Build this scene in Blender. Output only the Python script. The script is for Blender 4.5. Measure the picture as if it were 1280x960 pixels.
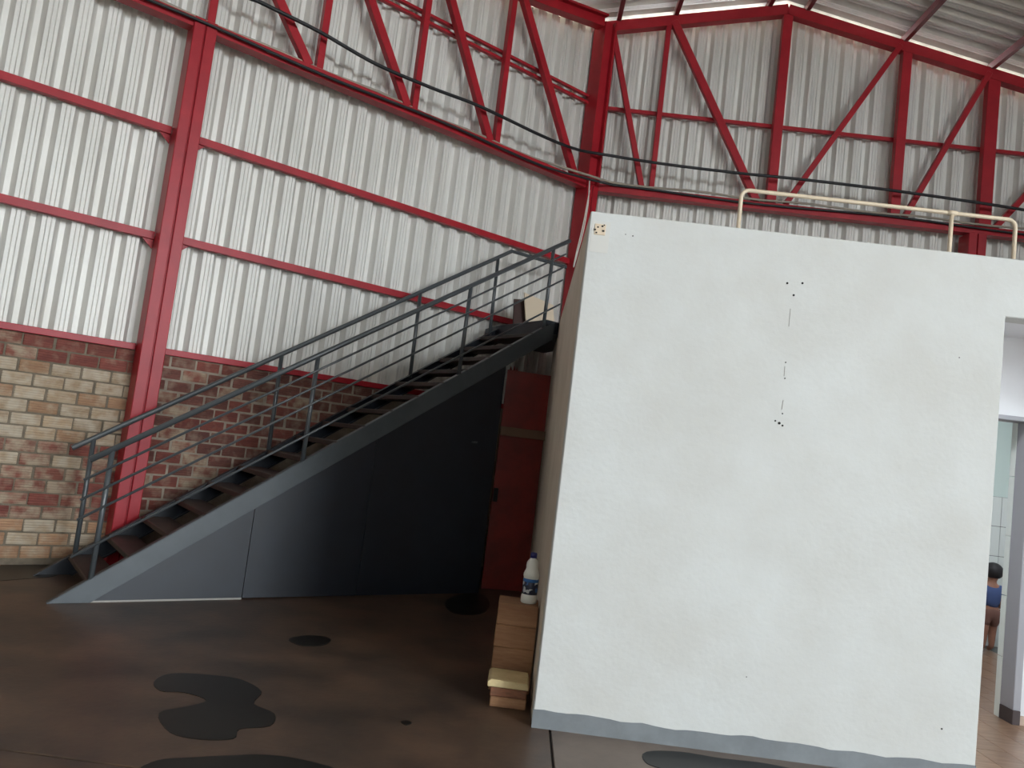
import bpy, bmesh, math, random
import numpy as np
from mathutils import Vector, Matrix

random.seed(7)
scene = bpy.context.scene
for o in list(bpy.data.objects):
    bpy.data.objects.remove(o)
COL = scene.collection

# ------------------------------------------------------------------ camera
F = 950.0                                   # focal length in pixels of the 1280x960 frame
EYE = np.array([0.0, 0.0, 1.55])
CR = np.array([0.99258285, 0.01546633, 0.12058229])     # camera right
CU = np.array([-0.11881455, -0.08657009, 0.98913534])   # camera up
CF = np.array([-0.02573711, 0.99612570, 0.08409036])    # camera forward
cam_data = bpy.data.cameras.new('camera')
cam = bpy.data.objects.new('camera', cam_data)
COL.objects.link(cam)
cam_data.sensor_width = 36.0
cam_data.lens = F / 1280 * 36.0
cam_data.clip_end = 300
m = Matrix.Identity(4)
for i in range(3):
    m[i][0], m[i][1], m[i][2], m[i][3] = CR[i], CU[i], -CF[i], EYE[i]
cam.matrix_world = m
scene.camera = cam

# ------------------------------------------------------------------ daylight and exposure
world = bpy.data.worlds.new('overcast_sky')
scene.world = world
world.use_nodes = True
bg = world.node_tree.nodes['Background']
bg.inputs[0].default_value = (0.86, 0.94, 1.0, 1)
bg.inputs[1].default_value = 29.5
scene.view_settings.view_transform = 'Standard'
scene.view_settings.look = 'None'
scene.view_settings.gamma = 1.0
scene.view_settings.use_curve_mapping = False
scene.view_settings.exposure = 0.0
OPEN_Y0, OPEN_Y1, OPEN_Z = -8.4, -4.0, 4.7        # the hall's big open gateway in its right-hand wall
HALL_X1, HALL_Y0 = 9.5, -15.0
CL_Y0, CL_Y1, CL_Z0, CL_Z1 = -14.0, 0.0, 5.3, 6.75   # open band under the right-hand eaves, added to light the upper walls
REAR_Z = 7.15                                      # opening added in the rear gable to brighten the back gable
pl = bpy.data.lights.new('gateway_portal', 'AREA')
pl.shape = 'RECTANGLE'; pl.size = OPEN_Y1 - OPEN_Y0; pl.size_y = OPEN_Z
pl.cycles.is_portal = True
po = bpy.data.objects.new('gateway_portal', pl); COL.objects.link(po)
po.location = (HALL_X1 + 0.1, (OPEN_Y0 + OPEN_Y1) / 2, OPEN_Z / 2)
po.rotation_euler = (math.radians(90), 0, math.radians(90))

pl2 = bpy.data.lights.new('eaves_portal', 'AREA')
pl2.shape = 'RECTANGLE'; pl2.size = CL_Y1 - CL_Y0; pl2.size_y = CL_Z1 - CL_Z0
pl2.cycles.is_portal = True
po2 = bpy.data.objects.new('eaves_portal', pl2); COL.objects.link(po2)
po2.location = (HALL_X1 + .1, (CL_Y0 + CL_Y1) / 2, (CL_Z0 + CL_Z1) / 2); po2.rotation_euler = (math.radians(90), 0, math.radians(90))

pl3 = bpy.data.lights.new('rear_gable_portal', 'AREA')
pl3.shape = 'RECTANGLE'; pl3.size = 12.0; pl3.size_y = 1.4
pl3.cycles.is_portal = True
po3 = bpy.data.objects.new('rear_gable_portal', pl3); COL.objects.link(po3)
po3.location = (3.0, HALL_Y0 - .15, REAR_Z + .7); po3.rotation_euler = (math.radians(90), 0, 0)

# ------------------------------------------------------------------ helpers
BASE = {}

def new_obj(name, data, parent=None, loc=(0, 0, 0)):
    o = bpy.data.objects.new(name, data)
    COL.objects.link(o)
    o.location = loc
    if parent is not None:
        o.parent = parent
    return o

def tag(o, label=None, cat=None, group=None, kind=None):
    if label: o['label'] = label
    if cat: o['category'] = cat
    if group: o['group'] = group
    if kind: o['kind'] = kind
    return o

def thing(name, base, label, cat, group=None):
    o = new_obj(name, None, None, tuple(base))
    o.empty_display_size = 0.1
    BASE[o.name] = np.array(base, float)
    return tag(o, label, cat, group)

def mesh(name, V, Fc, mat, parent=None, base=None, smooth=False, bevel=0.0):
    """World-space vertices; a part takes its thing's base, a single mesh its own."""
    V = np.array(V, float)
    if parent is not None:
        b = BASE.get(parent.name, np.zeros(3)); loc = (0, 0, 0)
    else:
        b = np.array(base, float) if base is not None else np.zeros(3); loc = tuple(b)
    me = bpy.data.meshes.new(name)
    me.from_pydata([tuple(v) for v in V - b], [], [tuple(f) for f in Fc])
    bm = bmesh.new(); bm.from_mesh(me)
    bmesh.ops.recalc_face_normals(bm, faces=bm.faces)
    if bevel:
        es = [e for e in bm.edges if len(e.link_faces) == 2 and e.calc_face_angle(0) > 0.6]
        bmesh.ops.bevel(bm, geom=es, offset=bevel, segments=1, affect='EDGES', clamp_overlap=True)
    bm.to_mesh(me); bm.free()
    if smooth:
        me.polygons.foreach_set('use_smooth', [True] * len(me.polygons))
    me.materials.append(mat)
    o = new_obj(name, me, parent, loc)
    BASE[o.name] = b
    return o

class MB:
    def __init__(s): s.V = []; s.F = []
    def add(s, V, Fc):
        n = len(s.V); s.V += [tuple(v) for v in V]; s.F += [tuple(i + n for i in f) for f in Fc]; return s
    def prism(s, prof, p0, p1, ax, ay):
        s.add(*prism(prof, p0, p1, ax, ay)); return s
    def build(s, name, mat, parent=None, base=None, **k): return mesh(name, s.V, s.F, mat, parent, base, **k)

def unit(v):
    v = np.array(v, float); return v / np.linalg.norm(v)

def prism(prof, p0, p1, ax, ay):
    p0, p1, ax, ay = (np.array(q, float) for q in (p0, p1, ax, ay))
    n = len(prof)
    V = [p0 + ax * a + ay * b for a, b in prof] + [p1 + ax * a + ay * b for a, b in prof]
    Fc = [tuple(range(n)), tuple(range(2 * n - 1, n - 1, -1))]
    Fc += [(i, (i + 1) % n, n + (i + 1) % n, n + i) for i in range(n)]
    return V, Fc

def rect(w, h): return [(-w / 2, -h / 2), (w / 2, -h / 2), (w / 2, h / 2), (-w / 2, h / 2)]

def beam(p0, p1, w, h, ref):
    """box section w (across) x h (along ref) from p0 to p1"""
    d = unit(np.array(p1, float) - np.array(p0, float))
    ay = np.array(ref, float); ay = unit(ay - d * (ay @ d)); ax = np.cross(d, ay)
    return prism(rect(w, h), p0, p1, ax, ay)

def channel(w, h, t):     # open C section, opening towards +x
    return [(-w/2, -h/2), (w/2, -h/2), (w/2, -h/2 + t), (-w/2 + t, -h/2 + t), (-w/2 + t, h/2 - t), (w/2, h/2 - t), (w/2, h/2), (-w/2, h/2)]

def boxv(x0, x1, y0, y1, z0, z1):
    V = [(x, y, z) for z in (z0, z1) for x, y in ((x0, y0), (x1, y0), (x1, y1), (x0, y1))]
    return V, [(3, 2, 1, 0), (4, 5, 6, 7), (0, 1, 5, 4), (1, 2, 6, 5), (2, 3, 7, 6), (3, 0, 4, 7)]

def tubev(path, r, n=8):
    P = [np.array(p, float) for p in path]
    V, Fc = [], []
    prev = None
    for i, p in enumerate(P):
        d = unit(P[min(i + 1, len(P) - 1)] - P[max(i - 1, 0)])
        if prev is None:
            a = np.cross(d, (0, 0, 1.0))
            if np.linalg.norm(a) < 0.1: a = np.cross(d, (1.0, 0, 0))
        else:
            a = prev - d * (prev @ d)
        a = unit(a); prev = a; b = np.cross(d, a)
        rr = r[i] if isinstance(r, (list, tuple)) else r
        V += [p + rr * (math.cos(2*math.pi*k/n) * a + math.sin(2*math.pi*k/n) * b) for k in range(n)]
    for i in range(len(P) - 1):
        for k in range(n):
            Fc.append((i*n + k, i*n + (k+1) % n, (i+1)*n + (k+1) % n, (i+1)*n + k))
    Fc += [tuple(range(n - 1, -1, -1)), tuple((len(P)-1)*n + k for k in range(n))]
    return V, Fc

def smooth_path(pts, k=6):
    P = [np.array(p, float) for p in pts]; out = []
    for i in range(len(P) - 1):
        a = P[max(i-1, 0)]; b = P[i]; c = P[i+1]; d = P[min(i+2, len(P)-1)]
        for j in range(k):
            t = j / k
            out.append(0.5 * ((2*b) + (-a + c)*t + (2*a - 5*b + 4*c - d)*t*t + (-a + 3*b - 3*c + d)*t**3))
    out.append(P[-1]); return out

def lathev(prof, c, n=20):
    V, Fc = [], []
    for r, z in prof:
        V += [(c[0] + r*math.cos(2*math.pi*k/n), c[1] + r*math.sin(2*math.pi*k/n), c[2] + z) for k in range(n)]
    for i in range(len(prof) - 1):
        for k in range(n):
            Fc.append((i*n + k, i*n + (k+1) % n, (i+1)*n + (k+1) % n, (i+1)*n + k))
    Fc += [tuple(range(n - 1, -1, -1)), tuple((len(prof)-1)*n + k for k in range(n))]
    return V, Fc

# pixel -> direction; distances always come from the floor or a wall plane
def ray(x, y): return CF * F + CR * (x - 640) + CU * (480 - y)
def on_floor(x, y, z=0.0):
    d = ray(x, y); return EYE + d * ((z - EYE[2]) / d[2])
def on_plane(x, y, p0, n):
    d = ray(x, y); return EYE + d * (((np.array(p0) - EYE) @ n) / (d @ n))
def on_y(x, y, Y): return on_plane(x, y, (0, Y, 0), np.array([0, 1.0, 0]))

# the oblique left wall: s along it, off into the hall
YL = math.radians(38.23427802)
WD = np.array([math.cos(YL), math.sin(YL), 0]); WN = np.array([math.sin(YL), -math.cos(YL), 0]); UP = np.array([0, 0, 1.0])
WA = np.array([-4.442, 6.710, 0])
def P(s, off=0.0, z=0.0): return WA + WD * s + WN * off + UP * z
def W(x, y, off=0.0):                       # pixel -> (s, z) on the plane at that offset
    p = on_plane(x, y, WA + WN * off, WN); return (p - WA) @ WD, p[2]
RIDGE_X, RIDGE_Z, SLOPE = 2.99, 8.27, 0.215
def roof_z(x): return RIDGE_Z - SLOPE * abs(x - RIDGE_X)      # top of the chords
GY = 10.40                                   # truss plane of the back gable
CORNER_S = 6.12

# ------------------------------------------------------------------ materials
def lin(c):
    return tuple(((v/255)/12.92 if v/255 <= 0.04045 else (((v/255) + 0.055)/1.055)**2.4) for v in c)

def mat(name, rgb, rough=0.5, metal=0.0, var=0.0, scale=4.0, rgb2=None, bump=0.0, bscale=60.0, spec=0.5, objvar=0.0, stretch=(1, 1, 1), coord='Object', ramp=(0.35, 0.65)):
    """plain colour mixed by noise with a second one, with optional fine relief"""
    ma = bpy.data.materials.new(name); ma.use_nodes = True
    nt = ma.node_tree; b = nt.nodes['Principled BSDF']
    b.inputs['Roughness'].default_value = rough; b.inputs['Metallic'].default_value = metal
    b.inputs['Specular IOR Level'].default_value = spec
    tc = nt.nodes.new('ShaderNodeTexCoord'); mp = nt.nodes.new('ShaderNodeMapping')
    mp.inputs['Scale'].default_value = stretch
    nt.links.new(tc.outputs[coord], mp.inputs['Vector'])
    base = None
    if rgb2 is not None:
        nz = nt.nodes.new('ShaderNodeTexNoise'); nz.inputs['Scale'].default_value = scale
        nz.inputs['Detail'].default_value = 6; nz.inputs['Roughness'].default_value = 0.62
        nt.links.new(mp.outputs[0], nz.inputs['Vector'])
        rp = nt.nodes.new('ShaderNodeValToRGB')
        rp.color_ramp.elements[0].position = ramp[0]; rp.color_ramp.elements[1].position = ramp[1]
        rp.color_ramp.elements[0].color = (*lin(rgb), 1); rp.color_ramp.elements[1].color = (*lin(rgb2), 1)
        nt.links.new(nz.outputs['Fac'], rp.inputs[0]); base = rp.outputs[0]
    else:
        c = nt.nodes.new('ShaderNodeRGB'); c.outputs[0].default_value = (*lin(rgb), 1); base = c.outputs[0]
    if objvar:
        oi = nt.nodes.new('ShaderNodeObjectInfo')
        mr = nt.nodes.new('ShaderNodeMapRange'); mr.inputs['To Min'].default_value = 1 - objvar; mr.inputs['To Max'].default_value = 1 + objvar
        nt.links.new(oi.outputs['Random'], mr.inputs['Value'])
        hs = nt.nodes.new('ShaderNodeHueSaturation')
        nt.links.new(base, hs.inputs['Color']); nt.links.new(mr.outputs[0], hs.inputs['Value']); base = hs.outputs[0]
    nt.links.new(base, b.inputs['Base Color'])
    if bump:
        n2 = nt.nodes.new('ShaderNodeTexNoise'); n2.inputs['Scale'].default_value = bscale; n2.inputs['Detail'].default_value = 4
        nt.links.new(mp.outputs[0], n2.inputs['Vector'])
        bu = nt.nodes.new('ShaderNodeBump'); bu.inputs['Strength'].default_value = bump; bu.inputs['Distance'].default_value = 0.01
        nt.links.new(n2.outputs['Fac'], bu.inputs['Height']); nt.links.new(bu.outputs[0], b.inputs['Normal'])
    return ma

M = {}
M['red'] = mat('red_gloss_paint', (166, 34, 44), 0.40, rgb2=(150, 28, 38), scale=3, spec=.30)
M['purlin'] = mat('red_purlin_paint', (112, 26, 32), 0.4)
M['sheet'] = mat('galvanised_sheet', (222, 220, 215), 0.62, 0.40, rgb2=(207, 204, 198), scale=2.5, stretch=(1, 1, .25))
M['roof'] = mat('galvanised_roof_sheet', (214, 212, 206), 0.42, 0.35, rgb2=(198, 195, 188), scale=2.0)
M['plaster'] = mat('white_painted_plaster', (204, 205, 202), 0.75, rgb2=(196, 195, 190), scale=1.6, bump=0.15, bscale=35)
M['plaster_in'] = mat('white_interior_plaster', (232, 233, 236), 0.7)
M['bath_paint'] = mat('pale_green_bathroom_paint', (204, 220, 214), 0.6)
M['sidewall'] = mat('beige_painted_plaster', (222, 210, 194), 0.75, rgb2=(206, 192, 174), scale=2.0)
M['skirt'] = mat('grey_skirting_paint', (124, 129, 132), 0.5, rgb2=(112, 116, 119), scale=6)
M['mortar'] = mat('grey_mortar', (122, 110, 94), 0.9, rgb2=(96, 86, 72), scale=7, bump=0.5, bscale=50)
M['mortar_pale'] = mat('pale_mortar', (158, 146, 130), 0.9, rgb2=(132, 120, 106), scale=7, bump=0.5, bscale=50)
M['floor'] = mat('brown_concrete', (60, 49, 41), 0.42, rgb2=(98, 76, 60), scale=1.7, bump=0.12, bscale=25, ramp=(.36, .70))
M['floor2'] = mat('pale_concrete', (126, 112, 102), 0.5, rgb2=(104, 92, 84), scale=1.8, bump=0.1, bscale=25)
M['joint'] = mat('dark_joint_dirt', (34, 28, 25), 0.9)
M['wet'] = mat('wet_oil', (24, 20, 17), 0.34, rgb2=(34, 32, 28), scale=2, spec=.28)
M['ground'] = mat('outside_pale_ground', (150, 140, 125), 0.9)
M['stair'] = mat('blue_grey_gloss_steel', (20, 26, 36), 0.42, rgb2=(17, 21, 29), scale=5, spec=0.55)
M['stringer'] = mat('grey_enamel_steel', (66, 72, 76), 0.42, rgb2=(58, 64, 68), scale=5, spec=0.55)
M['tread'] = mat('dark_brown_stair_tread', (62, 46, 40), 0.55, rgb2=(44, 34, 30), scale=4)
M['rail'] = mat('grey_steel_tube', (72, 76, 78), 0.34, spec=0.6)
M['bleach'] = mat('white_plastic', (226, 226, 218), 0.4)
M['cap'] = mat('dark_blue_plastic', (38, 38, 108), 0.4)
M['reddoor'] = mat('rusty_red_sheet', (128, 36, 28), 0.5, rgb2=(92, 30, 24), scale=2.2)
M['doorband'] = mat('brown_door_rail', (104, 78, 58), 0.6)
M['wood'] = mat('rough_brown_wood', (160, 118, 84), 0.7, rgb2=(134, 94, 64), scale=5, stretch=(1, 1, 6), bump=.3)
M['wood2'] = mat('reddish_wood', (142, 92, 66), 0.7, rgb2=(116, 76, 54), scale=6, stretch=(3, 3, 10), bump=.3)
M['cream'] = mat('cream_cut_wood', (214, 194, 148), 0.75, rgb2=(196, 174, 128), scale=9, bump=.3)
M['cardboard'] = mat('pale_fibreboard', (214, 196, 172), 0.8)
M['darkbrown'] = mat('dark_brown_board', (66, 46, 42), 0.7)
M['pipe'] = mat('beige_pvc', (214, 196, 170), 0.45)
M['black'] = mat('black_rubber', (26, 26, 28), 0.55)
M['conduit'] = mat('grey_beige_conduit', (150, 140, 126), 0.5)
M['whitewire'] = mat('white_wire', (206, 202, 192), 0.6)
M['hole'] = mat('dark_hole', (34, 32, 30), 0.9)
M['patch'] = mat('grey_patch_plaster', (206, 204, 198), 0.8)
M['tile'] = mat('white_glazed_tile', (222, 228, 224), 0.2)
M['grout'] = mat('dark_grout', (110, 112, 110), 0.9)
M['plank'] = mat('brown_plank_tile', (150, 122, 100), 0.3, rgb2=(118, 92, 74), scale=4, stretch=(1, 8, 1), objvar=.12)
M['frame'] = mat('grey_door_frame', (156, 156, 162), 0.5)
M['frame_base'] = mat('worn_dark_frame_foot', (70, 60, 60), 0.7)
M['pinkbase'] = mat('pink_wood_baseboard', (190, 168, 152), 0.6)
M['skin'] = mat('skin', (150, 106, 86), 0.55)
M['hair'] = mat('black_hair', (28, 25, 28), 0.6)
M['blue'] = mat('blue_cotton', (66, 84, 128), 0.85)
M['shorts'] = mat('brown_cotton', (118, 84, 74), 0.85)
M['concrete'] = mat('raw_concrete', (150, 146, 140), 0.85)

def brick_mat(name, c1, c2, smear, amount):
    """fired clay with mortar smeared over it and the fine grooves of extruded brick"""
    ma = mat(name, c1, 0.85, rgb2=c2, scale=9, objvar=.16, coord='Object', stretch=(1, 1, 2))
    nt = ma.node_tree; b = nt.nodes['Principled BSDF']
    src = b.inputs['Base Color'].links[0].from_socket
    tc = nt.nodes.new('ShaderNodeTexCoord'); oi = nt.nodes.new('ShaderNodeObjectInfo')
    ad = nt.nodes.new('ShaderNodeVectorMath'); ad.operation = 'ADD'
    ml = nt.nodes.new('ShaderNodeVectorMath'); ml.operation = 'SCALE'; ml.inputs['Scale'].default_value = 40
    nt.links.new(oi.outputs['Random'], ml.inputs[0]); nt.links.new(ml.outputs[0], ad.inputs[1])
    nt.links.new(tc.outputs['Object'], ad.inputs[0])
    nz = nt.nodes.new('ShaderNodeTexNoise'); nz.inputs['Scale'].default_value = 9; nz.inputs['Detail'].default_value = 5
    nt.links.new(ad.outputs[0], nz.inputs['Vector'])
    rp = nt.nodes.new('ShaderNodeValToRGB')
    rp.color_ramp.elements[0].position = 1 - amount - .13; rp.color_ramp.elements[1].position = 1 - amount + .13
    nt.links.new(nz.outputs['Fac'], rp.inputs[0])
    mx = nt.nodes.new('ShaderNodeMix'); mx.data_type = 'RGBA'
    nt.links.new(rp.outputs[0], mx.inputs['Factor']); nt.links.new(src, mx.inputs[6])
    mx.inputs[7].default_value = (*lin(smear), 1)
    nt.links.new(mx.outputs[2], b.inputs['Base Color'])
    wv = nt.nodes.new('ShaderNodeTexWave'); wv.bands_direction = 'Z'; wv.inputs['Scale'].default_value = 14; wv.inputs['Distortion'].default_value = 1.2
    nt.links.new(tc.outputs['Object'], wv.inputs['Vector'])
    bu = nt.nodes.new('ShaderNodeBump'); bu.inputs['Strength'].default_value = .5; bu.inputs['Distance'].default_value = .006
    nt.links.new(wv.outputs['Fac'], bu.inputs['Height']); nt.links.new(bu.outputs[0], b.inputs['Normal'])
    return ma
BR = {
 'cream': brick_mat('cream_smeared_brick', (166, 146, 120), (150, 126, 100), (176, 162, 142), .50),
 'tan': brick_mat('tan_brick', (160, 126, 96), (146, 110, 84), (170, 152, 128), .42),
 'mixed': brick_mat('half_smeared_red_brick', (130, 78, 64), (116, 70, 58), (162, 144, 122), .50),
 'red': brick_mat('red_brick', (126, 68, 57), (108, 58, 50), (142, 112, 94), .36),
 'dark': brick_mat('dark_red_brick', (112, 68, 58), (92, 56, 48), (136, 112, 96), .38),
}

# ------------------------------------------------------------------ the hall: floor
floor = mesh('floor', *boxv(-16, HALL_X1 + .3, HALL_Y0 - .3, 11.2, -0.30, -0.012), M['joint'])
tag(floor, kind='structure')
JX, JY = 0.335, 3.37
xs = [-15.7, -10.0, -4.9, JX, 6.2, HALL_X1]; ys = [HALL_Y0, -6.6, -1.6, JY, 11.0]
for i in range(len(xs) - 1):
    for j in range(len(ys) - 1):
        g = 0.006
        mesh('concrete_slab', *boxv(xs[i] + g, xs[i+1] - g, ys[j] + g, ys[j+1] - g, -0.2, 0.0), M['floor2'] if xs[i] >= JX else M['floor'], floor, bevel=.004)  # paler tone on the slabs right of the joint
gr = mesh('ground_outside', *boxv(-60, 80, -70, 70, -0.6, -0.31), M['ground']); tag(gr, kind='structure')

# ------------------------------------------------------------------ corrugated sheets
def profile(width, p=0.235, d=0.068):
    """(u, depth) along the sheet: wide face towards the hall with two fine grooves, narrow trough set back"""
    out = [(0.0, 0.0)]
    n = int(round(width / p))
    for k in range(n):
        u = k * p
        for du, dd in ((.026, 0), (.031, -.007), (.036, 0), (.064, 0), (.069, -.007), (.074, 0), (.100, 0), (.142, -d), (.188, -d), (.230, 0)):
            out.append((u + du, dd))
    out += [(n * p, 0.0), (n * p + .03, -.001)]          # side lap under the next sheet
    return out

def sheet(name, parent, origin, au, an, width, z0, ztop, m_):
    """upright sheet; au runs across, an points into the hall, ztop(x) follows the roof"""
    pr = profile(width); V = []; Fc = []
    for u, dd in pr:
        q = origin + au * u + an * dd
        V.append((q[0], q[1], z0)); V.append((q[0], q[1], ztop(q[0])))
    for i in range(len(pr) - 1): Fc.append((2*i, 2*i + 2, 2*i + 3, 2*i + 1))
    return mesh(name, V, Fc, m_, parent)

# left wall: masonry base with real bricks, sheets above
BT = 2.10
S0, S1 = -8.0, 6.28
wl = MB().prism([(S0, -.22), (S1, -.22), (S1, -.007), (S0, -.007)], (*WA[:2], 0), (*WA[:2], BT - .01), WD, WN)
wall_left = wl.build('wall_left', M['mortar']); tag(wall_left, kind='structure')
MB().prism([(.95, -.012), (S1, -.012), (S1, -.003), (.95, -.003)], (*WA[:2], 0), (*WA[:2], BT - .015), WD, WN).build('mortar_bed', M['mortar_pale'], wall_left)
k = 0
s = -8 * .94 + .1
while s < S1 - .3:
    sheet('corrugated_sheet', wall_left, P(s, -.02 - .004 * (k % 2)), WD, WN, .94, BT - .03, lambda x: roof_z(x) + .03, M['sheet'])
    s += .94; k += 1

BL, BH, PL_, PH = .236, .104, .2475, .1175
bmeshes = {}
def brick_mesh(kind):
    me = bpy.data.meshes.new('brick')
    V, Fc = boxv(-BL/2, BL/2, -.05, .05, -BH/2, BH/2)
    bm = bmesh.new()
    vs = [bm.verts.new(v) for v in V]
    for f in Fc: bm.faces.new([vs[i] for i in f])
    bmesh.ops.recalc_face_normals(bm, faces=bm.faces)
    bmesh.ops.bevel(bm, geom=[e for e in bm.edges], offset=.006, segments=1, affect='EDGES')
    bm.to_mesh(me); bm.free(); me.materials.append(BR[kind]); return me
for kx in BR: bmeshes[kx] = brick_mesh(kx)
def pick_kind(s, row):      # row counts from the top course
    r = random.random()
    if s < .92:
        if row <= 1: return 'red' if r < .7 else 'mixed'
        if row <= 3: return 'tan' if r < .5 else 'cream'
        if row <= 7: return 'cream' if r < .82 else 'tan'
        if row == 8: return 'mixed' if r < .6 else 'red'
        if row <= 10: return 'cream' if r < .5 else ('mixed' if r < .8 else 'red')
        if row <= 13: return 'red' if r < .62 else 'mixed'
        return 'tan' if r < .5 else 'cream'
    if s < 1.7: return 'dark' if r < .4 else ('mixed' if r < .7 else 'red')
    return 'dark' if r < .62 else ('red' if r < .9 else 'mixed')
for row in range(18):
    z = BT - .055 - BH/2 - row * PH
    if z < .03: continue
    off0 = (row % 2) * PL_ / 2
    for kx in range(-6, 18):
        s = off0 + kx * PL_ + random.uniform(-.006, .006)
        if s < -1.05 or s > 3.75: continue
        if s > .5 and z < .67 * (s - .2) - .22: continue
        o = new_obj('brick', bmeshes[pick_kind(s, row)], wall_left, tuple(P(s, -.05 + random.uniform(-.003, .004), z + random.uniform(-.002, .002))))
        o.rotation_euler = (random.uniform(-.006, .006), random.uniform(-.012, .012), YL)
        o.scale = (random.uniform(.97, 1.0), 1, random.uniform(.96, 1.02))

# back gable
wb = mesh('wall_back', *boxv(.45, HALL_X1, 10.62, 10.8, 0, 2.2), M['concrete']); tag(wb, kind='structure')
x = .40; k = 0
while x < HALL_X1 - .2:
    sheet('corrugated_sheet', wb, np.array([x, 10.58 + .004 * (k % 2), 0]), np.array([1.0, 0, 0]), np.array([0, -1.0, 0]), .94, 2.1, lambda q: roof_z(q) + .02, M['sheet'])
    x += .94; k += 1

# the other walls of the hall, behind the camera
wr = MB()
RT = roof_z(HALL_X1) + .1
for y0_, y1_, z0_, z1_ in ((CL_Y1, 10.8, 0, RT), (OPEN_Y1, CL_Y1, 0, CL_Z0), (OPEN_Y0, OPEN_Y1, OPEN_Z, CL_Z0), (HALL_Y0, OPEN_Y0, 0, CL_Z0), (HALL_Y0, CL_Y0, CL_Z0, RT), (CL_Y0, CL_Y1, CL_Z1, RT)):
    wr.add(*boxv(HALL_X1, HALL_X1 + .2, y0_, y1_, z0_, z1_))
tag(wr.build('wall_right', M['sheet']), kind='structure')
wf = MB().prism([(-15.0, 0), (HALL_X1 + .2, 0), (HALL_X1 + .2, roof_z(HALL_X1) + .1), (8.0, REAR_Z), (-2.0, REAR_Z), (-15.0, roof_z(-15.0) + .1)], (0, HALL_Y0, 0), (0, HALL_Y0 - .2, 0), np.array([1.0, 0, 0]), UP)
tag(wf.build('wall_front', M['sheet']), kind='structure')
e = P(S0)
tag(mesh('wall_side', *boxv(e[0] - .4, e[0] - .2, HALL_Y0, e[1] + .3, 0, roof_z(e[0]) + .1), M['sheet']), kind='structure')

# roof of ribbed sheets, carried a hand above the chords so daylight shows along the eaves
ceiling = mesh('ceiling', *boxv(RIDGE_X - .25, RIDGE_X + .25, HALL_Y0, 11.0, RIDGE_Z + .30, RIDGE_Z + .33), M['roof']); tag(ceiling, kind='structure')
y = 11.0; k = 0
for y in np.arange(11.0, HALL_Y0 - .3, -.94):
    for sgn, xe in ((-1, -13.2), (1, 9.9)):
        pr = profile(.94); V = []; Fc = []
        for u, dd in pr:
            for xx in (RIDGE_X, xe):
                V.append((xx, y - u, roof_z(xx) + .105 - dd + .003 * (k % 2)))
        for i in range(len(pr) - 1): Fc.append((2*i, 2*i + 2, 2*i + 3, 2*i + 1))
        mesh('roof_sheet', V, Fc, M['roof'], ceiling)
    k += 1

# ------------------------------------------------------------------ red steelwork
def col_parts(t, base, ax, an, w, d, z0, z1, name='shaft'):
    """box column of two lipped channels with a seam down the middle"""
    h = w / 2 - .006
    for sg in (-1, 1):
        c = base + ax * (sg * (h / 2 + .006))
        t_ = MB().prism(rect(h, d), (*(c + an * (d / 2))[:2], z0), (*(c + an * (d / 2))[:2], z1), ax, an)
        t_.build('channel_post', M['red'], t, bevel=.006)
    MB().prism(rect(w - .03, d - .03), (*(base + an * (d / 2 - .01))[:2], z0 + .005), (*(base + an * (d / 2 - .01))[:2], z1 - .005), ax, an).build('seam', M['red'], t)

cs = (W(258.5, 26, .27)[0] + W(166, 600, .27)[0]) / 2
b = P(cs)
t = thing('steel_column', b, 'red steel column standing beside the brick wall behind the stair foot', 'column')
col_parts(t, b, WD, WN, .215, .27, 0, 5.34)
cb = P(CORNER_S - .02, .02)
bis = unit(WN + np.array([0, -1.0, 0])); bax = np.cross(bis, UP) * -1
t = thing('steel_column', cb, 'red steel column in the corner where the two corrugated walls meet', 'column')
col_parts(t, cb, WD, WN, .20, .26, 0, 5.30)
b = np.array([5.80, 10.5, 0])
t = thing('steel_column', b, 'red steel column behind the beige pipe rail', 'column')
col_parts(t, b, np.array([1.0, 0, 0]), np.array([0, -1.0, 0]), .24, .26, 0, 5.22)

# girts of the left wall (horizontal C rails)
def girt(s0, s1, z, label, brackets):
    t = thing('wall_girt', P(s0, 0, z), label, 'rail')
    MB().prism(channel(.07, .075, .006), P(s0, .035, z), P(s1, .035, z), -WN, UP).build('channel_rail', M['red'], t, bevel=.002)
    for sb, dr in brackets:
        MB().prism([(0, -.03), (dr * .11, -.03), (0, -.13)], P(sb, .03, z), P(sb, .042, z), WD, UP).build('bracket', M['red'], t)
cl, cr = cs - .115, cs + .115
girt(cr, CORNER_S - .1, W(475, 250, .04)[1], 'red upper girt rail between the stair-foot column and the corner column', [(cr, 1)])
girt(cr, CORNER_S - .1, W(430, 351, .04)[1], 'red lower girt rail crossing behind the stair handrails', [(cr, 1)])
girt(-4.2, cl, W(107, 129, .04)[1], 'red upper girt rail ending at the stair-foot column, away from the stairs', [(cl, -1)])
girt(-4.2, cl, W(95, 271, .04)[1], 'red lower girt rail ending at the stair-foot column, away from the stairs', [(cl, -1)])
for n_, (a0, a1) in enumerate(((-4.2, cl), (cr, CORNER_S - .1))):
    o = MB().prism([(-.02, 0), (.045, 0), (.045, .062), (-.02, .062)], P(a0, 0, BT - .05), P(a1, 0, BT - .05), WN, UP).build('trim_%d' % (n_ + 1), M['red'], base=P(a0, 0, BT - .05), bevel=.004)
    tag(o, kind='structure')

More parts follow.
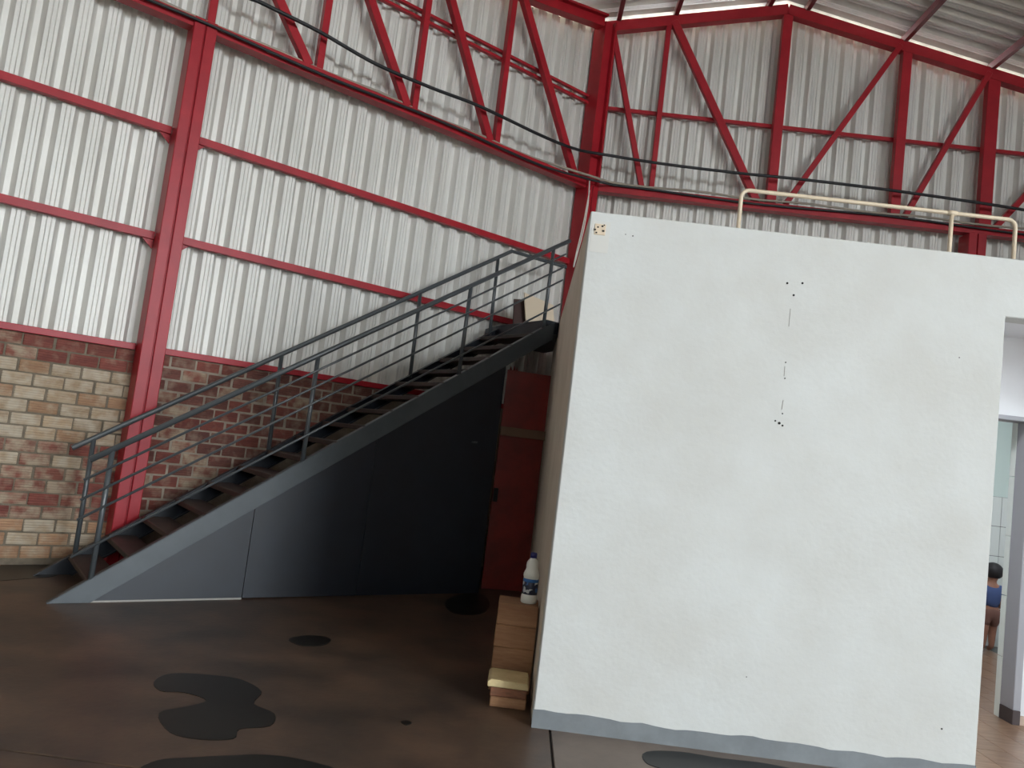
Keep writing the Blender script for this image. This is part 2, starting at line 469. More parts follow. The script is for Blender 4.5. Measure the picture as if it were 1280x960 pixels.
# truss on the left wall
TO = .17                                        # truss centre offset from the wall
def wall_truss(s0, s1, nodes, diags, label, double):
    t = thing('wall_truss', P(s0, TO, 5.3), label, 'truss')
    zc = W(494, 132, TO)[1] - .02
    MB().prism(channel(.14, .10, .008), P(s0, TO, zc), P(s1, TO, zc), -WN, UP).build('bottom_chord', M['red'], t)
    def ztop(s): return roof_z(P(s, TO)[0]) - .06
    MB().add(*beam(P(s0, TO, ztop(s0)), P(s1, TO, ztop(s1)), .14, .12, UP)).build('top_chord', M['red'], t)
    MB().add(*beam(P(s0, TO + .06, ztop(s0) + .075), P(s1, TO + .06, ztop(s1) + .075), .16, .03, UP)).build('eaves_angle', M['red'], t)
    for sv in nodes:
        MB().add(*beam(P(sv, TO, zc + .03), P(sv, TO, ztop(sv)), .075, .09, WN)).build('vertical', M['red'], t, bevel=.004)
    for sb, st in diags:
        MB().add(*beam(P(sb, TO + .02, zc + .05), P(st, TO + .02, ztop(st) - .02), .095, .09, WN)).build('diagonal', M['red'], t, bevel=.004)
    for dz in double:
        MB().prism(channel(.05, .035, .005), P(s0, .06, dz), P(s1, .06, dz), -WN, UP).build('truss_rail', M['red'], t)
    return t
def dl(x0, y0, x1, y1):          # diagonal seen from (x0,y0) to (x1,y1): bottom s, and s where it meets the top chord
    a, za = W(x0, y0, TO + .02); b_, zb = W(x1, y1, TO + .02)
    for _ in range(5): pass
    k_ = (a - b_) / (za - zb)
    st = a
    for _ in range(20): st = b_ + k_ * (roof_z(P(st, TO)[0]) - .08 - zb)
    return (W(x1, y1, TO + .02)[0], st)
nodes = [W(405, 38, TO)[0], W(526.5, 64, TO)[0], W(631, 88, TO)[0]]
diags = [dl(353, 0, 387, 70), dl(464, 0, 509, 126), dl(564, 0, 612, 172), dl(655, 0, 719, 212)]
zg = W(640, 72, .06)[1]
t = wall_truss(cs, CORNER_S - .12, [cs + .05] + nodes, diags, 'red lattice truss along the corrugated wall above the stairs', (zg, zg - .095))
cp = P(CORNER_S - .05, .02)
MB().prism(rect(.13, .24), (*(cp + WN * .12)[:2], 5.3), (*(cp + WN * .12)[:2], 7.66), WD, WN).build('end_post', M['red'], t)
MB().prism(rect(.035, .30), (*(cp + WD * .09 + WN * .14)[:2], 5.3), (*(cp + WD * .09 + WN * .14)[:2], 7.68), WD, WN).build('end_post_flange', M['red'], t)
wall_truss(-4.2, cs, [-.4, -2.0], [(-.3, -1.9)], 'red lattice truss running from the stair-foot column over the cream bricks', ())

# truss in the back gable
t = thing('gable_truss', (.45, GY, 5.2), 'red lattice truss under the roof ridge across the back gable', 'truss')
gz = 5.30
X1 = np.array([1.0, 0, 0]); YN = np.array([0, -1.0, 0])
MB().prism(channel(.14, .11, .008), (.40, GY, gz), (HALL_X1, GY, gz), -YN, UP).build('bottom_chord', M['red'], t)
for xa, xb in ((.42, RIDGE_X), (RIDGE_X, HALL_X1)):
    MB().add(*beam((xa, GY, roof_z(xa) - .075), (xb, GY, roof_z(xb) - .075), .12, .15, UP)).build('top_chord', M['red'], t)
MB().prism(rect(.05, .05), (.42, GY + .10, 6.52), (HALL_X1, GY + .10, 6.52), YN, UP).build('gable_girt', M['red'], t)
for xv, w in ((.50, .07), (1.335, .07), (3.0, .13), (4.71, .13), (5.94, .17), (7.6, .13)):
    MB().add(*beam((xv, GY, gz + .03), (xv, GY, roof_z(xv) - .05), w, .105, YN)).build('vertical', M['red'], t, bevel=.004)
for x0, z0, x1, z1, w in ((1.20, 5.36, .55, 7.62, .075), (2.80, 5.36, 1.40, 7.84, .105), (3.20, 5.36, 4.60, 7.84, .075), (4.84, 5.36, 5.86, 7.58, .075), (6.08, 5.36, 7.5, 7.22, .075)):
    MB().add(*beam((x0, GY - .03, z0), (x1, GY - .03, z1), w, .08, YN)).build('diagonal', M['red'], t, bevel=.004)

# purlins under the roof
for xv, lb in ((.62, 'dark red roof purlin running from above the corner column'), (1.42, 'dark red roof purlin meeting the slim second post of the gable'), (2.72, 'dark red roof purlin just on the corner side of the ridge'),
               (3.26, 'dark red roof purlin just on the pipe-rail side of the ridge'), (4.66, 'dark red roof purlin above the middle post of the pipe-rail half'), (5.90, 'dark red roof purlin above the column behind the pipe rail')):
    zz = roof_z(xv) + .035
    o = MB().prism(channel(.06, .10, .005), (xv, 10.56, zz), (xv, HALL_Y0 + .1, zz), X1, UP).build('roof_purlin', M['purlin'], base=(xv, 10.56, zz))
    tag(o, lb, 'purlin')

# ------------------------------------------------------------------ cables along the steel
cw = [(300, -12), (330, 5), (400, 40), (470, 80), (540, 110), (600, 133), (680, 171), (722, 187)]
pth = []
for px, py in cw:
    s_, z_ = W(px, py, .34); pth.append(P(s_, .34, z_))
s_, z_ = W(296, -14, .34)
pth.insert(0, P(s_ - .6, .34, z_ + .35))
for px, py in ((760, 194), (830, 205), (920, 216), (1000, 224), (1100, 236), (1200, 250), (1290, 264), (1400, 284)):
    pth.append(on_y(px, py, 10.18))
tag(mesh('black_cable', *tubev(smooth_path(pth), .021, 8), M['black'], base=pth[0], smooth=True), 'black cable sagging across the trusses above the stairs', 'cable')
zc = W(494, 132, TO)[1] - .02
swing = lambda s_: .17 * min(1, max(0, (s_ - 5.3) / .5))
pth = [P(s_, TO + .03 + swing(s_) + .01 * math.sin(3 * s_), zc + .068 + .012 * math.sin(5 * s_)) for s_ in np.arange(-2.0, CORNER_S - .1, .3)]
pth += [np.array([x_, GY - .10, gz + .075 + .012 * math.sin(4 * x_)]) for x_ in np.arange(.75, HALL_X1, .35)]
tag(mesh('conduit_cable', *tubev(pth, .017, 8), M['conduit'], base=pth[0], smooth=True), 'thin beige cable lying along the bottom chords of the trusses', 'cable')
pth = [P(s_, TO + .115 + .65 * swing(s_), zc - .012 + .015 * math.sin(2.2 * s_)) for s_ in np.arange(-2.0, CORNER_S - .1, .3)]
pth += [np.array([x_, GY - .10, gz + .02 + .02 * math.sin(1.7 * x_)]) for x_ in np.arange(.8, HALL_X1, .35)]
tag(mesh('chord_cable', *tubev(pth, .016, 8), M['black'], base=pth[0], smooth=True), 'thin black cable clipped to the face of the bottom chords', 'cable')
pth = [on_y(px, py, 9.9) for px, py in ((737, 226), (735, 255), (730, 285), (723, 312), (717, 334), (720, 318), (729, 280), (737, 238))]
tag(mesh('hanging_wire', *tubev(smooth_path(pth), .009, 6), M['whitewire'], base=pth[0], smooth=True), 'loop of thin white wire hanging beside the corner column', 'wire')

# ------------------------------------------------------------------ white masonry annex
AX, AY, AZ = .23, 4.465, 3.02
DX0, DX1, DZ = 2.722, 4.75, 2.667
prof = [(AX, 0), (DX0, 0), (DX0, DZ), (DX1, DZ), (DX1, 0), (6.6, 0), (6.6, AZ), (AX, AZ)]
annex = MB().prism(prof, (0, AY, 0), (0, AY + .14, 0), X1, UP).build('wall_annex_front', M['plaster'], bevel=.006); tag(annex, kind='structure')
tag(mesh('wall_annex_left', *boxv(AX, AX + .14, AY + .14, 10.0, 0, AZ), M['sidewall']), kind='structure')
tag(mesh('wall_annex_right', *boxv(6.46, 6.6, AY + .14, 10.0, 0, AZ), M['plaster_in']), kind='structure')
tag(mesh('ceiling_annex', *boxv(AX + .14, 6.46, AY + .14, 10.0, 2.84, AZ), M['plaster_in']), kind='structure')
IY, IY2 = 5.77, 5.95
iz = on_y(1252, 523.5, IY)[2]
prof = [(AX + .14, 0), (2.90, 0), (2.90, iz + .025), (3.79, iz + .025), (3.79, 0), (6.46, 0), (6.46, 2.84), (AX + .14, 2.84)]
tag(MB().prism(prof, (0, IY, 0), (0, IY2, 0), X1, UP).build('wall_annex_inner', M['plaster_in']), kind='structure')
BKY = 8.85
wbk = mesh('wall_bathroom_back', *boxv(AX + .14, 6.46, BKY, BKY + .12, 0, 2.84), M['bath_paint']); tag(wbk, kind='structure')
tag(mesh('baseboard_inner', *boxv(3.79, 6.4, IY - .012, IY, 0, .075), M['pinkbase'], bevel=.003), kind='structure')
# glazed tiles on the bathroom's back wall and their grout bed
tw, th = .33, .335
mesh('grout_bed', *boxv(4.4, 6.2, BKY - .006, BKY, 0, 5 * th), M['grout'], wbk)
for i in range(5):
    for j in range(5):
        mesh('wall_tile', *boxv(4.496 + i * tw + .003, 4.496 + (i+1) * tw - .003, BKY - .012, BKY - .004, j * th + .003, (j+1) * th - .003), M['tile'], wbk, bevel=.0015)
# door frame of the bathroom: grey reveal and a tiled return behind it
fr = thing('door_frame', (3.75, IY, 0), 'grey door frame of the bathroom doorway, dark at its foot', 'door frame')
mesh('jamb', *boxv(3.745, 3.80, IY - .02, 5.905, .11, iz), M['frame'], fr, bevel=.004)
mesh('jamb_foot', *boxv(3.743, 3.80, IY - .022, 5.907, 0, .11), M['frame_base'], fr, bevel=.004)
mesh('head', *boxv(2.90, 3.80, IY - .02, 5.905, iz - .005, iz + .03), M['frame'], fr, bevel=.004)
for j in range(5):
    mesh('return_tile', *boxv(3.745, 3.80, 5.908, 5.97, j * .45 + .003, min((j+1) * .45 - .003, iz)), M['tile'], fr, bevel=.002)
# plank tiles on the annex floor
fa = mesh('floor_annex', *boxv(AX + .16, 6.44, AY + .02, BKY, -.01, .003), M['grout']); tag(fa, kind='structure')
for i in range(14):
    x0 = 2.2 + i * .22
    for j in range(5):
        y0 = AY + .03 + j * .9 - (i % 3) * .3
        ya, yb = max(y0, AY + .03), min(y0 + .9, BKY - .02)
        if yb - ya > .1:
            mesh('plank_tile', *boxv(x0 + .002, x0 + .218, ya + .002, yb - .002, 0, .010), M['plank'], fa)

# painted grey skirting with its wavy hand-cut upper edge
n = 40; V = []; Fc = []
random.seed(3)
hs = [.098 + .006 * math.sin(i * .37) + .005 * math.sin(i * 1.3 + 1) + random.uniform(-.003, .003) for i in range(n + 1)]
for i in range(n + 1):
    xx = AX - .002 + (DX0 - AX + .002) * i / n
    for yy, zz in ((AY - .004, 0), (AY - .004, hs[i]), (AY + .002, hs[i]), (AY + .002, 0)): V.append((xx, yy, zz))
for i in range(n):
    for k in range(4): Fc.append((4*i + k, 4*i + (k+1) % 4, 4*i + 4 + (k+1) % 4, 4*i + 4 + k))
Fc += [(3, 2, 1, 0), (4*n, 4*n+1, 4*n+2, 4*n+3)]
tag(mesh('baseboard_front', V, Fc, M['skirt']), kind='structure')
# marks on the white wall: anchor holes, chips, a patched socket hole
def disc(px, py, r, name='anchor_hole', m_='hole', sx=1.0):
    c = on_y(px, py, AY)
    V = [(c[0] + r*sx*math.cos(k*math.pi/5), AY - .0025, c[2] + r*math.sin(k*math.pi/5)) for k in range(10)] + [(c[0] + r*sx*math.cos(k*math.pi/5), AY + .004, c[2] + r*math.sin(k*math.pi/5)) for k in range(10)]
    Fc = [tuple(range(10)), tuple(range(19, 9, -1))] + [(k, (k+1) % 10, 10 + (k+1) % 10, 10 + k) for k in range(10)]
    mesh(name, V, Fc, M[m_], annex)
for px, py, r in ((984, 354, .0065), (1003, 354, .0065), (992, 369, .0065), (791, 295, .004), (782, 293, .003), (974, 529, .008), (978, 532, .006), (969, 526, .005), (982, 453, .004), (981, 473, .004), (978, 517, .004), (1199, 447, .003), (933, 846, .003), (1177, 911, .005)):
    disc(px, py, r)
for (xa, ya), (xb, yb) in (((988, 386), (986, 408)), ((979, 500), (977, 512)), ((981, 458), (980, 470))):
    a_, b_ = on_y(xa, ya, AY), on_y(xb, yb, AY)
    mesh('hairline_crack', *beam((a_[0], AY - .0005, a_[2]), (b_[0], AY - .0005, b_[2]), .0035, .003, (0, 1, 0)), M['concrete'], annex)
c = on_y(750, 287, AY)
mesh('socket_patch', *boxv(c[0] - .05, c[0] + .06, AY - .002, AY + .01, c[2] - .14, c[2] + .05), M['patch'], annex)
pp = mesh('socket_plate', *boxv(c[0] - .034, c[0] + .034, AY - .006, AY + .01, c[2] - .034, c[2] + .034), M['cardboard'], annex, bevel=.003)
for dx, dz, r in ((-.03, -.005, .006), (.012, .02, .006), (.02, -.008, .007), (-.014, .012, .005), (-.02, -.022, .005), (.022, .028, .004)):
    V, Fc = boxv(c[0] + dx - r, c[0] + dx + r, AY - .0075, AY, c[2] + dz - r*.8, c[2] + dz + r*.8)
    mesh('plate_chip', V, Fc, M['hole'], pp)

# beige pipe rail on the annex roof
PYY = 4.90
q = [on_y(*p_, PYY) for p_ in ((924, 300), (929, 240), (1190, 265.5), (1268, 273.5), (1272, 300))]
zr = (q[1][2] + q[2][2] + q[3][2]) / 3
xa, xb, xc = q[1][0], q[2][0], q[3][0] + .01
t = thing('pipe_rail', (xa, PYY, AZ), 'beige plastic pipe rail standing on top of the white annex', 'pipe')
R_ = .05
pth = [(xa - .01, PYY, AZ - .005), (xa - .01, PYY, zr - R_)] + [(xa - .01 + R_ - R_*math.cos(k*math.pi/8), PYY, zr - R_ + R_*math.sin(k*math.pi/8)) for k in range(1, 5)] + \
      [(xc - R_ + R_*math.sin(k*math.pi/8), PYY, zr - R_ + R_*math.cos(k*math.pi/8)) for k in range(0, 5)] + [(xc, PYY, AZ - .005)]
mesh('bent_pipe', *tubev(pth, .0135, 10), M['pipe'], t, smooth=True)
mesh('middle_pipe', *tubev([(xb, PYY, AZ - .005), (xb, PYY, zr)], .0135, 10), M['pipe'], t, smooth=True)
mesh('tee_joint', *tubev([(xb - .03, PYY, zr), (xb + .03, PYY, zr)], .018, 10), M['pipe'], t, smooth=True)

# ------------------------------------------------------------------ staircase
SO, SI = 1.47, .42                    # outer and inner side, measured from the wall
ST0, STZ = .209, .67                  # foot and slope of the stringer's top edge
def zs(s): return STZ * (s - ST0)
S_END = 4.70
LZ = AZ
st = thing('staircase', P(2.4, .95, 0), 'grey steel staircase with tube handrails rising along the corrugated wall to the annex roof', 'staircase')
for off, sg in ((SO, 1), (SI, -1)):
    prof = [(ST0, 0), (S_END + .02, zs(S_END + .02)), (S_END + .02, zs(S_END) - .19), (ST0 + .285, 0)]
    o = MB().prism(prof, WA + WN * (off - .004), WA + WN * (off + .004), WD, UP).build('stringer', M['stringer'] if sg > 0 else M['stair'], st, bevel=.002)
    for dz, nm in ((0, 'upper_flange'), (-.19, 'lower_flange')):
        a_ = P(ST0 + (0 if dz == 0 else .285), off - sg * .03, 0 if dz == 0 else .004); b_ = P(S_END, off - sg * .03, zs(S_END) + dz)
        MB().add(*beam(a_, b_, .06, .008, UP)).build(nm, M['stringer'] if sg > 0 else M['stair'], o)
NT = 16
for i in range(NT):
    z = (i + 1) * LZ / (NT + 1)
    s_ = ST0 + z / STZ + .10
    MB().prism([(s_ - .125, z - .045), (s_ + .125, z - .045), (s_ + .125, z), (s_ - .125, z)], WA + WN * (SI + .008), WA + WN * (SO - .008), WD, UP).build('tread', M['tread'], st, bevel=.006)
def s_at_x(x_, off): return (x_ - WA[0] - WN[0] * off) / WD[0]
lp = [P(S_END - .1, SO), P(s_at_x(AX - .004, SO), SO), P(s_at_x(AX - .004, .33), .33), P(5.75, .05), P(S_END + .06, .05), P(S_END - .04, SI)]
lp = [p_[:2] for p_ in lp]
V = [(*p_, LZ - .14) for p_ in lp] + [(*p_, LZ + .004) for p_ in lp]
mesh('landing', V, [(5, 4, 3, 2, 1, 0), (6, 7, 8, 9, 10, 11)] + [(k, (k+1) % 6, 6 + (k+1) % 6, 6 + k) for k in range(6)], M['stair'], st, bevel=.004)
# side panels under the outer stringer
cuts = [ST0 + .27, W(311, 690, SO)[0], W(458, 650, SO)[0], 4.13]
zb = lambda s_: zs(s_) - .182
for i in range(3):
    a_, b_ = cuts[i] + .003, cuts[i + 1] - .003
    prof = [(a_, .012), (b_, .012), (b_, zb(b_)), (a_, max(zb(a_), .05))]
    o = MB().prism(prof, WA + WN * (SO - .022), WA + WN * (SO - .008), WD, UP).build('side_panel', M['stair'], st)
    if i == 0:
        MB().prism([(a_, 0), (b_, 0), (b_, .014), (a_, .014)], WA + WN * (SO - .02), WA + WN * (SO - .005), WD, UP).build('worn_bottom_edge', M['concrete'], o)
    if i == 2:
        s1_, z1_ = W(593, 553, SO)
        MB().prism([(s1_ - .03, z1_ - .01), (s1_ + .03, z1_ - .006), (s1_ + .03, z1_ + .012), (s1_ - .03, z1_ + .008)], WA + WN * (SO - .01), WA + WN * (SO + .012), WD, UP).build('latch', M['rail'], o)
# railings
HR = [(112, 575), (710, 300)]
s_a, z_a = W(*HR[0], SO); s_b, z_b = W(*HR[1], SO)
s_b += .03
rail_z = lambda s_: z_a + (z_b - z_a) * (s_ - s_a) / (s_b - s_a)
hr = mesh('handrail', *tubev([P(s_a, SO, z_a), P(s_b, SO, z_b)], .024, 12), M['rail'], st, smooth=True)
outer_posts = [.478, 2.018, 3.55, 4.58]
for sp in outer_posts:
    zlo = min(zs(sp) - .03, LZ - .05)
    mesh('post', *tubev([P(sp, SO - .02, zlo), P(sp, SO, rail_z(sp))], .021, 10), M['rail'], st, smooth=True)
for dd in (.14, .29, .44, .72):
    mesh('railing_bar', *tubev([P(s_a - .02, SO + .015, rail_z(s_a - .02) - dd), P(s_b - .05, SO + .015, rail_z(s_b - .05) - dd)], .0105, 8), M['rail'], st, smooth=True)
s2a, z2a = W(90, 560, SI); s2b, z2b = W(640, 314, SI); s2c, z2c = W(711, 335, SI)
in_z = lambda s_: z2a + (z2b - z2a) * (s_ - s2a) / (s2b - s2a)
mesh('handrail', *tubev([P(s2a, SI, z2a), P(s2b, SI, z2b), P(s2c - .05, SI, z2c)], .024, 12), M['rail'], st, smooth=False)
for px, py in ((117, 550), (351, 452), (525, 370), (623, 321)):
    sp = W(px, py, SI)[0]
    zlo = min(zs(sp) - .03, LZ - .05)
    mesh('post', *tubev([P(sp, SI + .02, zlo), P(sp, SI, in_z(sp))], .021, 10), M['rail'], st, smooth=True)

# fibreboard and dark board left on the landing
p0, p1 = P(4.86, .62, LZ + .006), P(5.32, .62, LZ + .006)
lean = -WN * .09 + UP * .40
o = mesh('fibreboard_sheet', *prism([(0, 0), (.46, -.0), (.44, .40), (-.03, .46)], P(4.92, .70, LZ + .006), P(4.92, .685, LZ + .006), WD, unit(-WN * .2 + UP)), M['cardboard'], base=P(4.92, .70, LZ)); tag(o, 'pale fibreboard offcut leaning on the stair landing', 'board')
o = mesh('dark_board', *prism([(0, 0), (.22, 0), (.20, .40), (.03, .37)], P(4.78, .62, LZ + .006), P(4.78, .60, LZ + .006), WD, unit(-WN * .25 + UP)), M['darkbrown'], base=P(4.78, .62, LZ)); tag(o, 'dark brown board leaning behind the pale fibreboard on the landing', 'board')

# ------------------------------------------------------------------ red sheet door under the stairs
dz_ = 2.42
t = thing('red_sheet_door', (-.05, 8.52, 0), 'dull red sheet-metal door standing under the top of the stairs', 'door')
d0, d1 = np.array([-.285, 8.46, 0]), np.array([.205, 8.60, 0])
dd_ = unit(d1 - d0); dn_ = np.array([dd_[1], -dd_[0], 0]); L_ = np.linalg.norm(d1 - d0)
mesh('leaf', *prism(rect(L_, .03), (d0 + d1)/2 + UP * .0, (d0 + d1)/2 + UP * dz_, dd_, dn_), M['reddoor'], t, bevel=.004)
zz = on_plane(640, 540, d0, dn_)[2]
mesh('cross_rail', *prism(rect(L_ + .01, .03), (d0 + d1)/2 + dn_ * .02 + UP * (zz - .05), (d0 + d1)/2 + dn_ * .02 + UP * (zz + .05), dd_, dn_), M['doorband'], t, bevel=.004)
mesh('latch_plate', *prism(rect(.05, .02), d0 + dd_ * .03 + dn_ * .02 + UP * .95, d0 + dd_ * .03 + dn_ * .02 + UP * 1.10, dd_, dn_), M['hole'], t, bevel=.003)
for dx_, hh in ((.02, .05), (.06, .07), (.09, .04)):
    mesh('torn_tab', *prism([(0, 0), (.03, 0), (.012, hh)], d0 + dd_ * dx_ + UP * dz_, d0 + dd_ * dx_ + UP * dz_ + dn_ * .004, dd_, UP), M['reddoor'], t)

# ------------------------------------------------------------------ wood blocks and the bottle beside the annex
cy0, cy1, cz = 5.03, 5.28, .555
t = thing('wooden_block', (.10, 5.15, 0), 'tall rough brown timber block carrying the bleach bottle', 'timber')
for i in range(4):
    za, zb_ = i * cz / 4, (i + 1) * cz / 4
    dx_ = (.0, .002, -.001, .001)[i]
    mesh('timber_piece', *boxv(-.045 + dx_, .218 + dx_ * .5, cy0 + dx_, cy1, za, zb_ - .001), M['wood'], t, bevel=.005)
def blk(name, x0, x1, y0, y1, z0, z1, m_, lb):
    o = mesh(name, *boxv(x0, x1, y0, y1, z0, z1), M[m_], base=((x0+x1)/2, (y0+y1)/2, z0), bevel=.006); tag(o, lb, 'timber', None); return o
blk('timber_offcut', -.025, .195, 4.72, 4.94, 0, .062, 'wood', 'brown timber offcut lying on the floor at the bottom of the small stack')
blk('timber_offcut', -.030, .190, 4.715, 4.93, .063, .120, 'wood2', 'reddish timber offcut in the middle of the small stack')
o = MB().prism([(-.05, .121), (.198, .121), (.198, .145), (.192, .160), (-.035, .166), (-.052, .150)], (0, 4.70, 0), (0, 4.95, 0), X1, UP).build('cream_timber_slab', M['cream'], base=(.07, 4.82, .121), bevel=.005)
tag(o, 'cream coloured timber slab on top of the small stack beside the white wall', 'timber')
bc = np.array([.150, 5.14, cz])
t = thing('bleach_bottle', bc, 'white bleach bottle with blue cap standing on the timber block', 'bottle')
mesh('body', *lathev([(.050, 0), (.054, .006), (.054, .045), (.050, .052), (.050, .165), (.054, .172), (.053, .190), (.044, .212), (.040, .225), (.042, .240), (.040, .262), (.030, .280), (.020, .290), (.018, .296)], bc, 24), M['bleach'], t, smooth=True)
mesh('cap', *lathev([(.022, .294), (.022, .322), (.018, .328), (.006, .330)], bc, 16), M['cap'], t, smooth=True)
def label_mat():
    ma = mat('printed_bottle_label', (60, 84, 130), .5); nt = ma.node_tree; b_ = nt.nodes['Principled BSDF']
    tc = nt.nodes.new('ShaderNodeTexCoord'); vo = nt.nodes.new('ShaderNodeTexVoronoi'); vo.inputs['Scale'].default_value = 34; vo.distance = 'CHEBYCHEV'
    nt.links.new(tc.outputs['Object'], vo.inputs['Vector'])
    rp = nt.nodes.new('ShaderNodeValToRGB'); rp.color_ramp.interpolation = 'CONSTANT'
    rp.color_ramp.elements[0].color = (*lin((32, 38, 62)), 1); rp.color_ramp.elements[1].position = .45; rp.color_ramp.elements[1].color = (*lin((196, 200, 200)), 1)
    e_ = rp.color_ramp.elements.new(.72); e_.color = (*lin((46, 92, 150)), 1)
    sp = nt.nodes.new('ShaderNodeSeparateColor'); nt.links.new(vo.outputs['Color'], sp.inputs[0]); nt.links.new(sp.outputs[0], rp.inputs[0])
    nt.links.new(rp.outputs[0], b_.inputs['Base Color']); return ma
lb_ = mesh('label', *lathev([(.0505, .058), (.0515, .059), (.0515, .158), (.0505, .159)], bc, 24), label_mat(), t, smooth=True)
mesh('label_band', *lathev([(.0515, .138), (.0522, .139), (.0522, .157), (.0515, .158)], bc, 24), mat('label_blue', (44, 104, 168), .5), lb_, smooth=True)

# ------------------------------------------------------------------ puddles, oil and dark patches on the floor
def puddle(pix, label, mat_='wet'):
    pts = [on_floor(*p_) for p_ in pix]
    # close the outline smoothly
    n_ = len(pts); P_ = []
    for i in range(n_):
        a_, b_, c_, d_ = pts[i-1], pts[i], pts[(i+1) % n_], pts[(i+2) % n_]
        for j in range(4):
            t_ = j / 4
            P_.append(0.5 * ((2*b_) + (-a_ + c_)*t_ + (2*a_ - 5*b_ + 4*c_ - d_)*t_*t_ + (-a_ + 3*b_ - 3*c_ + d_)*t_**3))
    c = sum(P_) / len(P_)
    V = [(*p_[:2], .0005) for p_ in P_] + [(*(c + (p_ - c) * .985)[:2], .003) for p_ in P_]
    n_ = len(P_)
    Fc = [tuple(range(n_, 2 * n_))] + [(i, (i+1) % n_, n_ + (i+1) % n_, n_ + i) for i in range(n_)]
    o = mesh('puddle', V, Fc, M[mat_], base=(c[0], c[1], 0)); tag(o, label, 'puddle')
puddle([(192, 852), (212, 842), (255, 843), (300, 849), (327, 864), (318, 880), (343, 892), (338, 908), (300, 912), (292, 924), (250, 925), (212, 916), (198, 892), (232, 884), (258, 876), (230, 866), (200, 864)], 'large dark oil puddle with ragged lobes on the open floor')
puddle([(361, 799), (376, 795), (400, 795), (414, 800), (404, 807), (380, 808), (366, 804)], 'small oval oil puddle near the dark stair panel')
puddle([(170, 966), (195, 951), (240, 947), (300, 944), (350, 945), (400, 955), (425, 966), (400, 990), (300, 1000), (200, 990)], 'wide dark puddle on the open floor beyond the lobed one')
puddle([(501, 903), (508, 901), (515, 904), (508, 907)], 'tiny oil spot between the lobed puddle and the timber stack')
puddle([(807, 940), (850, 940), (900, 948), (960, 955), (1010, 968), (1010, 990), (900, 975), (830, 962), (806, 953)], 'dark wet patch along the skirting of the white wall')
puddle([(-60, 714), (-10, 709), (30, 706), (66, 704), (72, 719), (30, 724), (-60, 729)], 'dark streak on the floor at the foot of the cream brick wall')  # flat dark patch along the foot of the wall
puddle([(556, 752), (575, 743), (600, 742), (612, 752), (606, 766), (580, 769), (562, 764)], 'black patch at the foot of the red sheet door')  # flat black patch in front of the door

# ------------------------------------------------------------------ unseen lamps added to brighten the annex rooms
def fill_lamp(x_, y_, power, label):
    t_ = thing('fill_lamp', (x_, y_, 2.84), label, 'lamp')
    mesh('fill_lamp_base', *lathev([(.15, -.03), (.15, 0)], (x_, y_, 2.84), 20), M['plaster_in'], t_)
    em = bpy.data.materials.new('fill_lamp_diffuser'); em.use_nodes = True
    b_ = em.node_tree.nodes['Principled BSDF']; b_.inputs['Emission Color'].default_value = (.92, .96, 1, 1); b_.inputs['Emission Strength'].default_value = power
    mesh('diffuser', *lathev([(.02, -.07), (.09, -.062), (.13, -.045), (.14, -.03)], (x_, y_, 2.84), 20), em, t_, smooth=True)
fill_lamp(2.1, 5.2, 190, 'added round fill lamp under the annex lobby ceiling')
fill_lamp(4.6, 7.2, 200, 'added round fill lamp under the tiled bathroom ceiling')

# ------------------------------------------------------------------ child standing in the bathroom, half hidden by the white wall
def skin_body(name, verts, edges, radii, m_, parent, sub=2, root=0):
    b_ = BASE[parent.name]
    me = bpy.data.meshes.new(name); me.from_pydata([tuple(np.array(v) - b_) for v in verts], edges, [])
    o_ = new_obj(name, me, parent); BASE[o_.name] = b_
    md = o_.modifiers.new('skin', 'SKIN'); md.use_smooth_shade = True
    for i, r in enumerate(radii):
        sv = me.skin_vertices[0].data[i]; sv.radius = (r, r) if not isinstance(r, tuple) else r
        sv.use_root = (i == root)
    o_.modifiers.new('subd', 'SUBSURF').levels = sub
    o_.modifiers[-1].render_levels = sub
    me.materials.append(m_)
    return o_
hx, hy = 5.19, 8.45
t = thing('person', (hx, hy, 0), 'person with dark hair and a blue shirt standing in the tiled bathroom', 'person')
k = 1.0
t.rotation_euler = (0, 0, math.pi)          # seen from behind
v = [(hx, hy, .43), (hx, hy, .52), (hx, hy, .62), (hx, hy, .70), (hx, hy, .745), (hx - .01, hy, .80), (hx - .015, hy - .01, .86), (hx - .01, hy - .005, .90),
     (hx + .045, hy, .40), (hx + .055, hy + .01, .24), (hx + .065, hy + .02, .06), (hx + .065, hy - .045, .025),
     (hx - .045, hy, .40), (hx - .055, hy - .03, .24), (hx - .06, hy - .03, .06), (hx - .06, hy - .095, .025),
     (hx + .085, hy, .69), (hx + .115, hy - .01, .58), (hx + .11, hy - .05, .47),
     (hx - .085, hy, .69), (hx - .125, hy - .01, .58), (hx - .13, hy - .05, .47)]
e_ = [(0,1),(1,2),(2,3),(3,4),(4,5),(5,6),(6,7),(0,8),(8,9),(9,10),(10,11),(0,12),(12,13),(13,14),(14,15),(3,16),(16,17),(17,18),(3,19),(19,20),(20,21)]
r_ = [.075,.072,.078,.07,.034,.06,.085,.075,.058,.045,.028,.022,.058,.045,.028,.022,.034,.026,.019,.034,.026,.019]
body = skin_body('body', v, e_, r_, M['skin'], t)
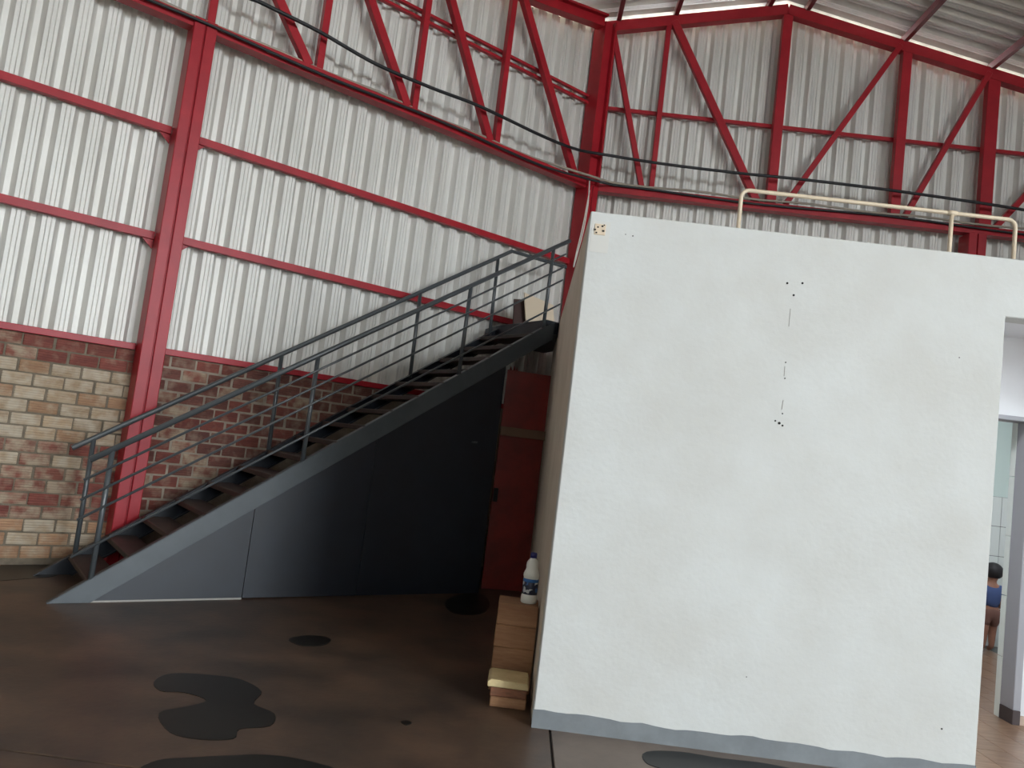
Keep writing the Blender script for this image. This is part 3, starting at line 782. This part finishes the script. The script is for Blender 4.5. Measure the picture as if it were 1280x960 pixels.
for sg in (-1, 1):
    wx = hx + (.11 if sg > 0 else -.13); wy = hy - .05
    for f_ in range(5):
        a0 = (f_ - 2) * .009
        ln = (.030, .040, .044, .040, .032)[f_]
        if f_ == 0: pts = [(wx, wy - .004, .462), (wx - sg * .016, wy - .02, .448), (wx - sg * .018, wy - .026, .432)]
        else: pts = [(wx, wy + a0 * .3, .462), (wx + a0 * .2, wy - .006 + a0, .44), (wx - sg * .004, wy - .012 + a0, .44 - ln * .6), (wx - sg * .012, wy - .014 + a0, .44 - ln)]
        mesh('finger', *tubev(pts, [.009] + [.0055] * (len(pts) - 2) + [.004], 8), M['skin'], body, smooth=True)
    mesh('ear', *lathev([(.004, -.018), (.012, -.008), (.012, .008), (.004, .018)], (hx - .015 + sg * .082, hy, .85), 8), M['skin'], body, smooth=True)
    mesh('eye', *lathev([(.002, -.008), (.008, 0), (.002, .008)], (hx - .012 + sg * .03, hy - .088, .865), 8), M['hole'], body, smooth=True)
mesh('nose', *lathev([(.009, -.01), (.007, .004), (.003, .018)], (hx - .012, hy - .094, .838), 8), M['skin'], body, smooth=True)
mesh('mouth', *boxv(hx - .032, hx + .01, hy - .088, hy - .082, .812, .817), mat('lips', (140, 70, 66), .5), body)
# hair cap: the upper and rear part of a sphere
V, Fc = [], []
nu, nv = 18, 10
for j in range(nv + 1):
    ph = math.pi * .78 * j / nv
    for i in range(nu):
        th_ = 2 * math.pi * i / nu
        back = .5 + .5 * math.sin(th_)
        ph2 = ph * (.66 + .34 * min(1, back * 1.5))
        V.append((hx - .013 + .097 * math.sin(ph2) * math.cos(th_), hy - .004 + .10 * math.sin(ph2) * math.sin(th_), .868 + .092 * math.cos(ph2)))
for j in range(nv):
    for i in range(nu): Fc.append((j*nu + i, j*nu + (i+1) % nu, (j+1)*nu + (i+1) % nu, (j+1)*nu + i))
o = mesh('hair', V, Fc, M['hair'], t, smooth=True)
skin_body('shirt', [(hx, hy, .45), (hx, hy, .60), (hx, hy, .69), (hx, hy, .73), (hx + .085, hy, .69), (hx + .11, hy - .006, .60), (hx - .085, hy, .69), (hx - .12, hy - .006, .60)],
          [(0,1),(1,2),(2,3),(2,4),(4,5),(2,6),(6,7)], [.096, .094, .084, .05, .046, .042, .046, .042], M['blue'], t)
skin_body('shorts', [(hx, hy, .50), (hx, hy, .43), (hx + .047, hy, .38), (hx + .055, hy + .008, .26), (hx - .047, hy, .38), (hx - .055, hy - .022, .26)],
          [(0,1),(1,2),(2,3),(1,4),(4,5)], [.09, .088, .068, .06, .068, .06], M['shorts'], t)
